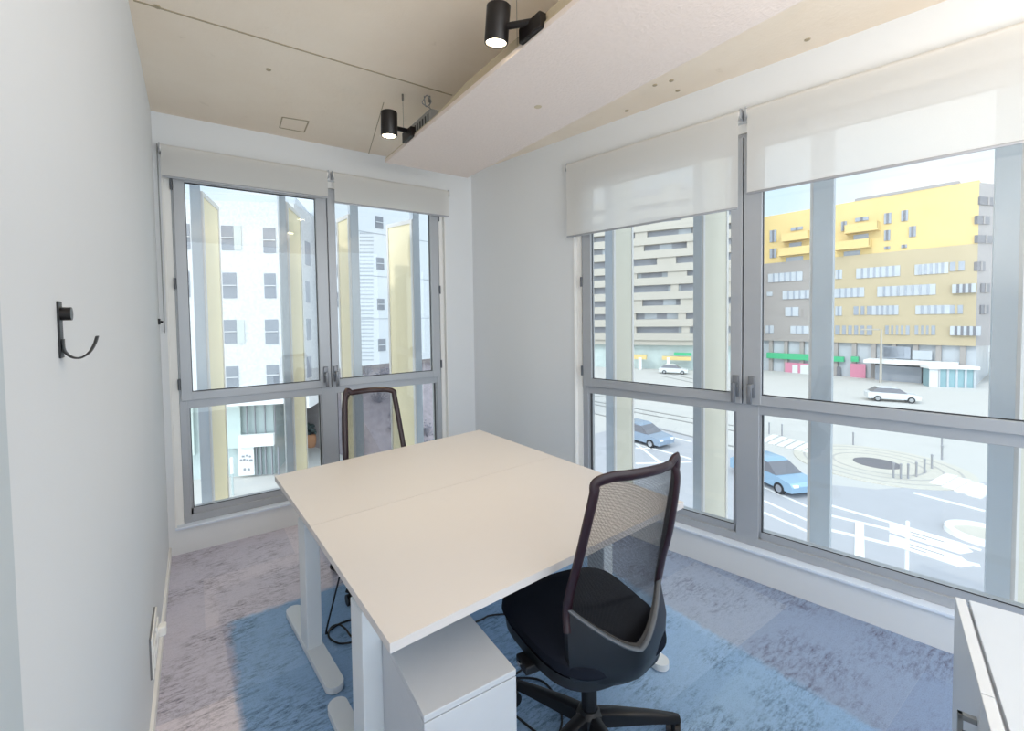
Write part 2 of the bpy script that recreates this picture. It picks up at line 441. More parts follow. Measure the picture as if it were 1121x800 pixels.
tag(c.build('chain_clip', 'black'), 'small black blind chain clip on the left wall near the window', 'clip')

# ------------------------------------------------------------------ coat hook, sockets
hk = empty('coat_hook', (XL, .95, 1.447))
tag(hk, 'black metal coat hook on the bare left wall', 'coat hook')
MB().box((.0, -.011, 0), (.003, .011, .09), bev=.001).build('plate', 'black', hk)
MB().cyl((.003, 0, .07), (.016, 0, .07), .0105).build('knob', 'black2', hk, smooth=True)
mb = MB(); mb.tube(bez([(.004, 0, .03), (.005, 0, .012), (.013, 0, .001), (.024, 0, -.001), (.035, -.001, .007), (.042, -.002, .02), (.046, -.003, .033)], 6), (.0016, .009), 8, up=(1, 0, 0))
mb.build('prong', 'black', hk, smooth=True)

so = empty('wall_socket', (XL, 2.14, .165))
tag(so, 'white surface socket box low on the left wall', 'socket')
MB().box((0, -.115, 0), (.006, .115, .155), bev=.001).build('back_box', 'grey_box', so)
MB().box((.006, -.115, .0), (.012, .115, .155), bev=.002).build('face_plate', 'socket', so)
for y in (-.06, .055):
    q = MB(); q.box((.012, y-.04, .03), (.017, y+.04, .12), bev=.002); q.cyl((.017, y, .075), (.019, y, .075), .022)
    q.build('socket_module', 'socket', so)
MB().box((.018, .04, .06), (.044, .08, .1), bev=.006).build('plug', 'socket', so)

# ------------------------------------------------------------------ acoustic panel with lamps
PZ, PX0, PX1, PY0, PY1 = 2.5, 1.06, 1.675, -.1, 2.715
ap = empty('acoustic_panel', ((PX0+PX1)/2, (PY0+PY1)/2, PZ))
tag(ap, 'long beige felt acoustic panel hung below the concrete ceiling', 'acoustic panel')
MB().box((PX0, PY0, PZ), (PX1, PY1, PZ+.022), bev=.003).build('felt_board', 'acoustic', ap, world=True)
MB().box((PX0+.002, PY0+.01, PZ+.022), (PX1-.002, PY1-.004, PZ+.03), bev=.002).build('backing_board', 'acoustic_edge', ap, world=True)
mb = MB(); mb.loft([[(x, 2.2, PZ+.03), (x, 1.75, PZ+.075), (x, .1, PZ+.075), (x, .0, PZ+.03)] for x in (PX0+.02, PX0+.07)])
mb.build('stiffener', 'acoustic_edge', ap, world=True)
for (x, y) in ((1.066, 2.43), (1.21, 2.37), (1.066, 1.35), (1.6, 2.43)):
    w = MB(); w.tube([(x, y, PZ+.03), (x, y, ZC)], .0012, 6); w.cyl((x, y, ZC-.035), (x, y, ZC), .006, seg=10)
    w.build('suspension_wire', 'wire', ap, world=True)
c = onz(589, 117, PZ)
MB().lathe([(.016, -.0015), (.018, .0)], c, 20).build('screw_cap', 'acoustic_edge', ap, world=True)
dr = empty('lamp_driver', (1.15, 2.30, PZ+.03))
tag(dr, 'grey sheet metal driver box on top of the hanging panel', 'driver box')
mb = MB(); mb.box((-.055, -.16, 0), (.055, .16, .004)); mb.box((-.055, -.16, 0), (-.052, .16, .085)); mb.box((.052, -.16, 0), (.055, .16, .085)); mb.box((-.055, -.163, 0), (.055, -.16, .085)); mb.box((-.055, .16, 0), (.055, .163, .085)); mb.box((-.056, -.164, .085), (.056, .164, .088))
mb.build('housing', 'zinc', dr)
mb = MB()
for i in range(9): mb.box((-.0575, -.14+i*.033, .02), (-.055, -.128+i*.033, .07))
mb.build('vent', 'alu_dark', dr)
mb = MB(); mb.tube(bez([(1.15, 2.2, PZ+.118), (1.15, 2.24, PZ+.17), (1.13, 2.3, PZ+.22), (1.16, 2.34, ZC-.04), (1.19, 2.36, ZC-.005), (1.22, 2.37, ZC-.03), (1.2, 2.4, ZC-.05), (1.18, 2.38, ZC-.002)], 8), .003, 8)
mb.cyl((1.15, 2.19, PZ+.105), (1.15, 2.205, PZ+.135), .01)
tag(mb.build('supply_cable', 'zinc'), 'thin grey cable looped from the ceiling to the driver box', 'cable')

glow = emat('lamp_lens', (255, 240, 205), 14)
def spot(px, py, z, tilt, tr, label, pxb, axis_l=.128, rad=.0445):
    """cylinder spotlight whose middle is seen at px,py; bracket on the panel edge"""
    c = onz(px, py, z)
    r = empty('spotlight', c); tag(r, label, 'spotlight', 'black cylinder spotlights on the hanging panel')
    ax = Vector((math.sin(tr)*math.sin(tilt), math.cos(tr)*math.sin(tilt), -math.cos(tilt)))   # pointing direction
    a = -ax*axis_l/2; b = ax*axis_l/2
    u = ax.orthogonal().normalized(); w = ax.cross(u)
    def ring(p, q, n=32): return [p+u*(q*math.cos(2*math.pi*k/n))+w*(q*math.sin(2*math.pi*k/n)) for k in range(n)]
    mb = MB(); mb.loft([ring(a, rad*.9), ring(a+ax*.004, rad), ring(b-ax*.002, rad), ring(b, rad*.97), ring(b, rad*.86), ring(b-ax*.012, rad*.84), ring(b-ax*.0125, .001)])
    mb.build('shade', 'black2', r, smooth=True)
    MB().cyl(b-ax*.009, b-ax*.004, rad*.83, seg=32).build('lens', glow, r)
    bk = Vector(pxb); bl = bk-c
    mb = MB(); mb.tube([Vector((0, 0, 0))+ (bl.normalized()*rad*.9), bl+Vector((0, 0, .03))], .012, 12)
    mb.build('arm', 'black2', r, smooth=True)
    mb = MB(); mb.box(bl+Vector((-.012, -.06, -.02)), bl+Vector((.02, .06, .035)), bev=.004)
    mb.build('mount', 'black2', r)
    ld = bpy.data.lights.new('spot_light', 'SPOT'); ld.energy = 22; ld.color = (1, .8, .5); ld.spot_size = R(75); ld.spot_blend = .6; ld.shadow_soft_size = .02
    lo = bpy.data.objects.new('spot_light', ld); COL.objects.link(lo); lo.parent = r
    lo.location = b+ax*.004; lo.rotation_euler = (-ax).to_track_quat('Z', 'Y').to_euler()
    return r
spot(426, 136, 2.555, .05, 0, 'far black cylinder spotlight, lit, near the end of the hanging panel', (1.05, 2.33, PZ+.03))
spot(544.5, 27, 2.585, R(9), R(0), 'nearer black cylinder spotlight at the top of the picture', (1.052, 1.25, PZ+.028))

# ------------------------------------------------------------------ desks
DZ = .72
FL, FR, BL0, BR0 = Vector((.370, .991)), Vector((1.685, 1.06)), Vector((.317, 2.416)), Vector((1.645, 2.562))
SL = Vector((.3455, 1.737)); SR = FR.lerp(BR0, .512)
def desk(corners, label, group):
    a, b, c, d = corners                                 # front-left, front-right, back-right, back-left
    mid = (a+b+c+d)/4
    r = empty('desk', (mid.x, mid.y, 0)); tag(r, label, 'desk', group)
    mb = MB(); mb.prism([tuple(p) for p in corners], DZ-.025, DZ, bev=.002); mb.build('tabletop', 'desk_top', r, world=True)
    u = ((b-a)+(c-d)).normalized(); v = ((d-a)+(c-b)).normalized()
    ang = math.atan2(u.y, u.x)
    W = ((b-a).length+(c-d).length)/2; D = ((d-a).length+(c-b).length)/2
    rr = Matrix.Rotation(ang, 4, 'Z')
    fr = MB()
    for y in (-.1, .1): fr.box((-W/2+.1, y-.02, DZ-.065), (W/2-.1, y+.02, DZ-.03), rr)
    for x in (-W/2+.075, W/2-.075): fr.box((x-.03, -D/2+.05, DZ-.055), (x+.03, D/2-.05, DZ-.0255), rr)
    fr.build('underframe', 'desk_leg', r)
    for x in (-W/2+.075, W/2-.075):
        L = MB(); L.box((x-.033, -.05, .02), (x+.033, .05, .6), rr, bev=.005)
        L.box((x-.027, -.044, .59), (x+.027, .044, DZ-.055), rr, bev=.004)
        lo = L.build('leg', 'desk_leg', r)
        pts = []
        hl, hw = D/2-.03, .037
        for k in range(17): t = math.pi*k/16; pts.append((x+hw*math.cos(t), hl-hw+hw*math.sin(t)))
        for k in range(17): t = math.pi+math.pi*k/16; pts.append((x+hw*math.cos(t), -hl+hw+hw*math.sin(t)))
        MB().prism(pts, .006, .032, rr, bev=.006).build('foot', 'desk_leg', lo, smooth=True)
        for y in (-hl+.05, hl-.05): MB().lathe([(.016, 0), (.016, .008)], rr @ Vector((x, y, 0)), 12).build('glide', 'grey_box', lo)
    return r
def gap(p, q, t): return p+(q-p).normalized()*t
desk([FL, FR, gap(SR, FR, .001), gap(SL, FL, .001)], 'front white desk with the drawer pedestal underneath', 'two white desks pushed together')
desk([gap(SL, BL0, .001), gap(SR, BR0, .001), BR0, BL0], 'back white desk next to the left window', 'two white desks pushed together')

M['pedestal'] = mat('pale_grey_laminate', (200, 203, 208), .45)
# ------------------------------------------------------------------ pedestal
pd = empty('drawer_pedestal', (.605, 1.23, 0), R(-2.5)); tag(pd, 'white lockable pedestal cabinet under the front desk', 'pedestal')
PW, PD_, PH = .283, .5, .5
MB().box((-PW/2, -PD_/2+.02, .03), (PW/2, PD_/2, PH-.018), bev=.001).build('body', 'pedestal', pd)
MB().box((-PW/2, -PD_/2, PH-.0175), (PW/2, PD_/2, PH), bev=.0015).build('top', 'pedestal', pd)
fr = MB().box((-PW/2, -PD_/2, .03), (PW/2, -PD_/2+.019, PH-.021), bev=.0015).build('front_door', 'pedestal', pd)
q = MB(); q.cyl((-PW/2+.022, -PD_/2, PH-.06), (-PW/2+.022, -PD_/2-.006, PH-.06), .009, seg=16); q.box((-PW/2+.02, -PD_/2-.03, PH-.068), (-PW/2+.024, -PD_/2-.006, PH-.052), bev=.001)
q.cyl((-PW/2+.0195, -PD_/2-.04, PH-.062), (-PW/2+.0245, -PD_/2-.04, PH-.062), .013, seg=16)
q.build('key', 'black', fr)
for x in (-1, 1):
    for y in (-1, 1):
        cxp, cyp = x*(PW/2-.04), y*(PD_/2-.05)
        MB().lathe([(.014, 0), (.018, .004), (.018, .03)], (cxp, cyp, 0), 12).build('glide', 'black', pd)

# ------------------------------------------------------------------ cabinet at the right edge
cang = math.atan2(.152-.286, 1.212-1.717)            # along its door front, away from the window
cb = empty('low_cabinet', (1.717, .286, 0), cang+math.pi); tag(cb, 'white two-door cabinet at the lower right corner, beside the wide window', 'cabinet')
CH = .72; W_ = .41                                   # local: x 0..-2W along doors, y 0 = door face, negative = back
MB().box((-2*W_, -.45, .06), (0, -.022, CH-.02)).build('body', 'cab', cb)
MB().box((-2*W_, -.45, CH-.02), (0, -.026, CH), bev=.0015).build('top', 'cab_top', cb)
MB().box((-2*W_+.02, -.43, 0), (-.02, -.05, .06)).build('plinth', 'grey_box', cb)
for i in range(2):
    d = MB().box((-(i+1)*W_+.0015, -.02, .065), (-i*W_-.0015, 0, CH-.001), bev=.0015).build('door', 'cab', cb)
    hx = -W_+.03 if i == 0 else -W_-.03
    h = MB(); h.box((hx-.006, 0, CH-.21), (hx+.006, .028, CH-.198), bev=.001); h.box((hx-.006, 0, CH-.09), (hx+.006, .028, CH-.078), bev=.001)
    h.box((hx-.006, .02, CH-.21), (hx+.006, .028, CH-.078), bev=.001); h.build('handle', 'zinc', d)

# ------------------------------------------------------------------ mesh office chairs
BACKP = [(1.045, .14, -.24), (1.0, .158, -.236), (.92, .167, -.22), (.8, .176, -.19), (.7, .181, -.158), (.62, .183, -.138), (.555, .187, -.148)]  # z, half width, y
def backat(z):
    P = BACKP
    for i in range(len(P)-1):
        if P[i][0] >= z >= P[i+1][0]:
            t = (P[i][0]-z)/(P[i][0]-P[i+1][0])
            return tuple(P[i][k]*(1-t)+P[i+1][k]*t for k in (1, 2))
    return P[-1][1:]
def make_chair(name, label, loc, rz, star):
    r = empty(name, loc, rz); tag(r, label, 'office chair', 'black mesh swivel chairs at the desks')
    # seat cushion: rounded outline, domed
    def outline(sx, sy0, sy1, z, p=3.4, n=48):
        pts = []
        for k in range(n):
            t = 2*math.pi*k/n; c, s = math.cos(t), math.sin(t)
            x = sx*math.copysign(abs(c)**(2/p), c); y = math.copysign(abs(s)**(2/p), s)
            ym, yr = (sy0+sy1)/2, (sy1-sy0)/2
            taper = 1+.06*y
            yy = ym+yr*y
            pts.append((x*taper, yy, z-max(0, (yy-.12))**2*.9 if z > .4 else z))
        return pts
    mb = MB(); mb.loft([outline(.15, -.12, .2, .405), outline(.225, -.2, .28, .41), outline(.243, -.215, .295, .43), outline(.24, -.212, .292, .455), outline(.222, -.195, .275, .472), outline(.17, -.15, .22, .478), outline(.06, -.05, .1, .479)])
    mb.build('seat_cushion', 'fabric', r, smooth=True)
    mb = MB(); mb.loft([outline(.1, -.1, .14, .325), outline(.19, -.15, .22, .338), outline(.232, -.19, .272, .372), outline(.235, -.195, .275, .41)])
    sp = mb.build('seat_pan', 'black', r, smooth=True)
    MB().box((-.262, -.02, .345), (-.19, .05, .375), bev=.006).build('lever', 'black', sp); MB().box((.19, .04, .36), (.25, .075, .372), bev=.003).build('lever', 'black', sp)
    MB().cyl((-.268, .02, .362), (-.258, .02, .362), .008, seg=14).build('adjuster_button', 'chrome', sp, smooth=True)
    # back frame: a loop of flat section
    L = [Vector((-w, y, z)) for z, w, y in BACKP]; Rr = [Vector((w, y, z)) for z, w, y in reversed(BACKP)]
    top = [Vector((x, -.24-.034*(1-(x/.14)**2), 1.045+.005*(1-(x/.14)**2))) for x in (-.108, -.065, 0, .065, .108)]
    lp = list(reversed(L))
    path = bez(lp[:-1]+[Vector((-.153, -.239, 1.032))]+top+[Vector((.153, -.239, 1.032))]+Rr[1:], 6)
    mb = MB(); mb.tube(path, (.0095, .017), 10, up=(0, -1, 0)); mb.build('back_frame', 'plum', r, smooth=True)
    # woven mesh: real threads
    mb = MB()
    zs = [.48+.56*k/26 for k in range(27)]
    def surf(u, z):
        w, y = backat(z); return Vector((u*w*.985, y-.034*(1-u*u), z))
    NV, NH = 92, 136
    for k in range(1, NV):
        u = -1+2*k/NV; mb.tube([surf(u, z) for z in zs], .00062, 3)
    for k in range(NH+1):
        z = .48+.56*k/NH; mb.tube([surf(-1+2*j/12, z) for j in range(13)], .0005, 3)
    mb.build('back_mesh', 'thread', r, smooth=True)
    # lower back bracket: two arms meeting at the spine and running under the seat
    rows = []
    for (w, yc, dy, zc, dz) in ((.188, -.25, .11, .505, .115), (.196, -.25, .09, .46, .05), (.19, -.235, .075, .41, .01), (.15, -.2, .05, .372, .0), (.09, -.1, .02, .352, 0), (.07, .02, 0, .35, 0)):
        rows.append([Vector((w*u, yc+dy*abs(u)**1.5, zc+dz*abs(u)**1.4)) for u in [-1+k/8 for k in range(17)]])
    rows2 = [[p+Vector((0, .02, .012)) for p in row] for row in rows]
    mb = MB()
    rings = [a+list(reversed(b)) for a, b in zip(rows, rows2)]
    mb.loft(rings, bev=0); mb.build('back_bracket', 'brace', r, smooth=True)
    mb = MB(); mb.tube([Vector((.188*u, -.246+.11*abs(u)**1.5, .508+.115*abs(u)**1.4)) for u in [-1+k/12 for k in range(25)]], (.005, .008), 10)
    mb.build('back_brace_rim', 'rim', r, smooth=True)
    # column, star base, casters
    MB().lathe([(.026, .1), (.026, .25), (.024, .255)], seg=20).build('column_sleeve', 'black', r, smooth=True)
    MB().lathe([(.016, .25), (.016, .352)], seg=20).build('gas_lift', 'chrome', r, smooth=True)
    MB().lathe([(.035, .07), (.045, .085), (.045, .115), (.03, .13)], seg=24).build('base_hub', 'black', r, smooth=True)
    for k in range(5):
        a = star+2*math.pi*k/5; T = Matrix.Rotation(a, 4, 'Z')
        secs = []
        for (d, zt, zb, w) in ((.03, .122, .075, .026), (.1, .118, .075, .025), (.22, .104, .072, .02), (.3, .09, .066, .016), (.322, .084, .066, .012)):
            secs.append([(d, -w, zb), (d, w, zb), (d, w*.8, zt-.006), (d, w*.45, zt), (d, -w*.45, zt), (d, -w*.8, zt-.006)])
        mb = MB(); mb.loft(secs, mtx=T); lg = mb.build('leg', 'black', r, smooth=True)
        cs = MB(); ta = a+1.1
        cxx, cyy = .3*math.cos(a), .3*math.sin(a); dirv = Vector((math.cos(ta), math.sin(ta), 0)); ax = Vector((-dirv.y, dirv.x, 0))
        c0 = Vector((cxx, cyy, .028))+dirv*.012
        for s in (-1, 1): cs.cyl(c0+ax*s*.006, c0+ax*s*.024, .028, seg=20)
        cs.cyl((cxx, cyy, .03), (cxx, cyy, .07), .008, seg=10); cs.box(c0+Vector((-.012, -.012, .015)), c0+Vector((.012, .012, .036)), bev=.003)
        cs.build('caster', 'black', lg, smooth=True)
    return r
ch1 = make_chair('office_chair', 'black mesh office chair nearest, seen from behind at the front desk', (1.118, 1.06, 0), R(-9), R(-31+9))
ch2 = copy_tree(ch1); ch2.location = (.905, 2.46, 0); ch2.rotation_euler = (0, 0, R(180-3))
for c in ch2.children:
    if c.name.startswith('leg'): c.rotation_euler.z = R(-16)
ch2['label'] = 'black mesh office chair behind the back desk, by the left window'

# ------------------------------------------------------------------ cables on the floor
def floor_cable(pts, label, z=.006, r=.0042):
    P = []
    for q in pts:
        if len(q) == 3: P.append(onz(*q))
        else: P.append(onz(q[0], q[1], z))
    mb = MB(); mb.tube(bez(P, 8), r, 8)
    return tag(mb.build('power_cable', 'cable', smooth=True), label, 'cable', 'loose black cables under the desks')
floor_cable([(371.5, 632, .30), (364, 662, .14), (357, 692, .01), (361, 690), (372, 682.5), (388, 678), (398, 681), (398, 692), (386, 697), (378, 688), (371, 683.5), (362, 687), (360, 697), (371, 704), (385, 703)], 'black cable looped on the carpet behind the desk leg')
floor_cable([(500, 690), (527, 678), (537, 673.5), (560, 672), (585, 675)], 'black cable on the carpet between pedestal and chair seat')
floor_cable([(545, 752), (569, 734.5), (583, 724), (598, 719), (610, 712)], 'short black cable on the carpet behind the chair base')
floor_cable([(540, 745), (571, 742), (590, 744), (602, 753), (611, 768), (615, 790), (608, 815)], 'black cable curving beneath the chair base')
floor_cable([(550, 772), (569, 787), (585, 800), (600, 812)], 'black cable at the bottom edge beside the pedestal')

# ------------------------------------------------------------------ facade fins outside the windows
M['fin_post'] = mat('fin_post_grey', (196, 204, 214), .45, .15)
M['fin_gold'] = mat('fin_panel_gold', (252, 240, 206), .5, .0, noise=.04, scale=6)
M['fin_beige'] = mat('fin_panel_beige', (222, 218, 204), .5, .0, noise=.04, scale=6)
M['fin_frame'] = mat('fin_frame_light', (226, 224, 224), .45)
def fin(near0, near1, far, m, label, ztop, zbot=-1.2, post_d=.07):
    """near0/near1: the post's two room-side edges, far: outer end of the panel"""
    near0, near1, far = Vector(near0), Vector(near1), Vector(far)
    r = empty('facade_fin', ((near0.x+near1.x)/2, (near0.y+near1.y)/2, zbot)); tag(r, label, 'facade fin', 'vertical sun fins in front of the windows')
    e = (near1-near0).normalized(); q = Vector((-e.y, e.x, 0))
    if q.dot(far-near0) < 0: q = -q
    pts = [near0, near1, near1+q*post_d, near0+q*post_d]
    MB().prism([(p.x, p.y) for p in pts], zbot, ztop+.25, bev=.004).build('post', 'fin_post', r, world=True)
    mid = (near0+near1)/2
    side = near1 if (far-mid).dot(e) > 0 else near0
    a = side+q*.005; d = (far-a); ln = d.length; d.normalize(); w = Vector((-d.y, d.x, 0))*.012
    def slab(t0, t1, z0, z1, k):
        p0, p1 = a+d*t0, a+d*t1; ww = w*k
        return [(p.x, p.y) for p in (p0-ww, p1-ww, p1+ww, p0+ww)], z0, z1
    pn = MB().prism(*slab(.02, ln-.02, zbot+.03, ztop-.03, .7)).build('panel', m, r, world=True)
    f = MB()
    for s_ in (slab(0, .022, zbot, ztop, 1.3), slab(ln-.022, ln, zbot, ztop, 1.3), slab(.02, ln-.02, ztop-.035, ztop, 1.3), slab(.02, ln-.02, zbot, zbot+.035, 1.3)): f.prism(*s_)
    f.build('panel_frame', 'fin_frame', r, world=True)
    return r
fin((.007, 3.84, 0), (.072, 3.84, 0), (.195, 4.302, 0), 'fin_gold', 'gold sun fin furthest left outside the back window', 2.461)
fin((.599, 3.84, 0), (.65, 3.84, 0), (.83, 4.254, 0), 'fin_gold', 'gold sun fin just left of the back window mullion', 2.457)
fin((1.168, 3.84, 0), (1.239, 3.84, 0), (1.134, 4.096, 0), 'fin_gold', 'gold sun fin just right of the back window mullion, behind the far chair', 2.418)
fin((1.758, 3.84, 0), (1.823, 3.84, 0), (1.635, 4.17, 0), 'fin_gold', 'broad gold sun fin at the right end of the back window', 2.432)
def r2(x, y): return rw(x, y)
fin(r2(-1.848, .42), r2(-1.785, .42), r2(-1.761, .7), 'fin_beige', 'beige sun fin at the left end of the wide right window', 2.75)
fin(r2(-1.169, .42), r2(-1.118, .42), r2(-1.06, .75), 'fin_beige', 'beige sun fin outside the narrower sash of the right window', 2.75)
fin(r2(-.503, .42), r2(-.410, .42), r2(-.46, .72), 'fin_beige', 'grey sun fin post crossing the view of the gold building', 2.75)
fin(r2(.185, .42), r2(.262, .42), r2(.42, .72), 'fin_beige', 'beige sun fin at the right edge of the picture', 2.75)

# ------------------------------------------------------------------ the square outside
GZ = -8.0
def G(px, py, z=GZ): return onz(px, py, z)
M['ground'] = mat('pale_paving', (194, 191, 186), .9, noise=.05, scale=.6)
M['asphalt'] = mat('pale_asphalt', (176, 175, 178), .9, noise=.06, scale=1.2)
M['mark'] = mat('road_paint', (232, 232, 231), .7)
M['pave_beige'] = mat('beige_setts', (198, 192, 180), .9, noise=.08, scale=3)
M['pave_line'] = mat('grey_setts', (176, 171, 166), .9, noise=.08, scale=3)
M['iron'] = mat('cast_iron_grate', (118, 116, 120), .7, .2)
M['gold'] = mat('gold_cladding', (214, 188, 128), .55, noise=.1, scale=.35)
M['bronze'] = mat('bronze_beige_cladding', (181, 166, 136), .6, noise=.1, scale=.35)
M['taupe'] = mat('taupe_cladding', (154, 148, 144), .6, noise=.06, scale=.4)
M['sidegrey'] = mat('grey_render', (156, 151, 150), .7, noise=.05, scale=.5)
M['bwin'] = mat('far_window_glass', (154, 160, 170), .2, .1, noise=.3, scale=.25)
M['bwin_light'] = mat('far_window_glass_light', (182, 187, 193), .25, noise=.2, scale=.4)
M['bwin_dark'] = mat('far_window_dark', (112, 112, 118), .3, noise=.2, scale=.6)
M['bal'] = mat('balcony_concrete', (176, 170, 160), .8, noise=.06, scale=.4)
M['far_sash'] = mat('far_grey_sash', (118, 122, 130), .5, noise=.2, scale=1)
M['recess'] = mat('loggia_grey', (150, 152, 160), .6, noise=.25, scale=.5)
M['wbld'] = mat('white_pebbled_facade', (194, 194, 195), .8, noise=.3, scale=7, bump=.6, bscale=7)
M['wbld2'] = mat('white_perforated_facade', (196, 200, 204), .7, noise=.06, scale=6)
M['hole'] = mat('perforation_grey', (147, 153, 161), .8)
M['shutter'] = mat('pale_shutter', (176, 180, 176), .6)
M['shopglass'] = mat('green_shop_glass', (188, 200, 198), .15, .1, noise=.25, scale=.6)
M['shopgreen'] = mat('pale_green_glass', (196, 208, 202), .2, noise=.03)
M['green'] = mat('green_sign', (63, 172, 121), .5)
M['pink'] = mat('pink_panel', (202, 129, 152), .5)
M['teal'] = mat('teal_kiosk_glass', (134, 166, 173), .3, noise=.2, scale=1)
M['orange'] = mat('orange_lettering', (190, 128, 78), .5)
M['terracotta'] = mat('terracotta_pot', (185, 136, 101), .7, noise=.1)
M['leaf'] = mat('dark_foliage', (72, 84, 84), .8, noise=.3, scale=8)
M['leaf2'] = mat('winter_shrub', (124, 120, 129), .9, noise=.3, scale=6)
M['bank'] = mat('mauve_planting_soil', (150, 140, 144), 1, noise=.35, scale=2.5)
M['stone'] = mat('mauve_stone_wall', (159, 150, 151), .9, noise=.12, scale=1.5)
M['carblue'] = mat('blue_car_paint', (150, 180, 204), .25, .2)
M['cardark'] = mat('slate_car_paint', (150, 166, 184), .25, .2)
M['carwhite'] = mat('white_car_paint', (209, 212, 214), .25)
M['tyre'] = mat('tyre_rubber', (40, 40, 42), .8)
M['bollard'] = mat('grey_bollard', (150, 150, 154), .6)

g = MB(); g.box((-60, -30, GZ-.3), (150, 130, GZ)); struct(g.build('ground', 'ground'), 'pale paved city square far below the windows', 'ground')
def poly(name, pts, m, z0, z1):
    P = [G(x, y) for x, y in pts]; mb = MB(); mb.prism([(p.x, p.y) for p in P], GZ+z0, GZ+z1)
    return mb.build(name, m)
struct(poly('road', [(640, 478), (700, 462), (760, 478), (835, 505), (880, 528), (960, 536), (1080, 528), (1130, 560), (1200, 700), (900, 740), (640, 560)], 'asphalt', .0, .02), 'pale grey road crossing the square', 'road')
NSTRIP = [0]
def strip(pts, w, label):
    NSTRIP[0] += 1; zt = .03+.003*NSTRIP[0]
    P = [G(x, y) for x, y in pts]; mb = MB()
    for a, b in zip(P, P[1:]):
        d = (b-a).normalized(); q = Vector((-d.y, d.x, 0))*w/2
        mb.prism([(p.x, p.y) for p in (a-q, b-q, b+q, a+q)], GZ+.015, GZ+zt)
    return struct(mb.build('road_marking', 'mark'), label, 'road marking')
for pts, w in (([(833, 532), (888, 557)], .18), ([(833, 547), (888, 572)], .16), ([(833, 560), (888, 584)], .16),
               ([(910, 554), (980, 574), (1074, 603)], .2), ([(910, 565), (990, 584)], .2), ([(910, 581), (1073, 620)], .22), ([(1000, 540), (1078, 560)], .2),
               ([(941, 573), (941, 616)], .3), ([(696, 486), (728, 511)], .2), ([(696, 486), (757, 503)], .16), ([(696, 470), (757, 484)], .14), ([(696, 491), (712, 491)], .14), ([(696, 508), (757, 506)], .14)):
    strip(pts, w, 'white painted line on the road outside')
for i in range(6):
    strip([(835+i*9.5, 484+i*2.4), (849+i*9.5, 477+i*2.4)], .4, 'white zebra stripe left of the paved circle')
for i in range(4):
    strip([(1024+i*14, 531+i*4.5), (1042+i*14, 521+i*4.5)], .5, 'white zebra stripe right of the paved circle')
M['sign_white'] = mat('sign_white', (236, 236, 236), .5)
M['rail'] = mat('tram_rail', (150, 148, 146), .5, .4)
for pts in ([(694, 447), (757, 458)], [(694, 451), (757, 463)], [(694, 463), (757, 478)], [(694, 437), (757, 442)], [(838, 432), (889, 443)], [(838, 436), (889, 447)]):
    P = [G(*q) for q in pts]; d = (P[1]-P[0]).normalized(); q = Vector((-d.y, d.x, 0))*.12; mb = MB()
    mb.prism([(p.x, p.y) for p in (P[0]-q-d*20, P[1]-q+d*4, P[1]+q+d*4, P[0]+q-d*20)], GZ+.0, GZ+.03)
    struct(mb.build('tram_rail', 'rail'), 'grey tram rail set in the square', 'tram rail')
# paved circle
cc = G(960, 508); rx = (G(878, 511)-G(1044, 514)).length/2
isl = empty('paved_circle', (cc.x, cc.y, GZ)); struct(isl, 'round beige paved island with a dark grate in the middle of the square', 'paved island')
MB().lathe([(rx, 0), (rx, .05), (rx-.15, .06)], seg=64).build('paving', 'pave_beige', isl)
for k, q in enumerate((.88, .7, .52)):
    MB().loft([[Vector((r*math.cos(2*math.pi*j/64), r*math.sin(2*math.pi*j/64), z)) for j in range(64)] for r, z in ((rx*q, .058), (rx*q, .068), (rx*q-.12, .068), (rx*q-.12, .058))], cap=False).build('setts_ring', 'pave_line', isl)
MB().lathe([(rx*.27, .058), (rx*.27, .075)], seg=40).build('grate', 'iron', isl)
for i, (x, y) in enumerate(((978, 524), (986, 525), (994, 525), (1003, 523), (1012, 519), (1020, 514), (1031, 503), (934, 487), (1031, 490), (842, 475), (856, 477))):
    p = G(x, y); mb = MB(); mb.lathe([(.05, 0), (.05, .8), (.06, .82), (.06, .9), (.035, .93)], (p.x, p.y, GZ), 10)
    tag(mb.build('bollard', 'bollard', smooth=True), 'thin grey bollard standing around the paved circle', 'bollard', 'bollards round the paved circle')
p = G(1077, 588); pr = (G(1045, 588)-p).length
pl = empty('round_planter', (p.x, p.y, GZ)); tag(pl, 'round white kerb ring of a planter outside at lower right', 'planter')
mb = MB(); mb.loft([[Vector((r*math.cos(2*math.pi*j/48), r*math.sin(2*math.pi*j/48), z)) for j in range(48)] for r, z in ((pr, 0), (pr*.97, .22), (pr*.75, .22), (pr*.73, .05))], cap=False); mb.build('kerb', 'mark', pl, smooth=True)
MB().lathe([(pr*.74, .0), (pr*.74, .12)], seg=32).build('soil', 'pave_beige', pl)

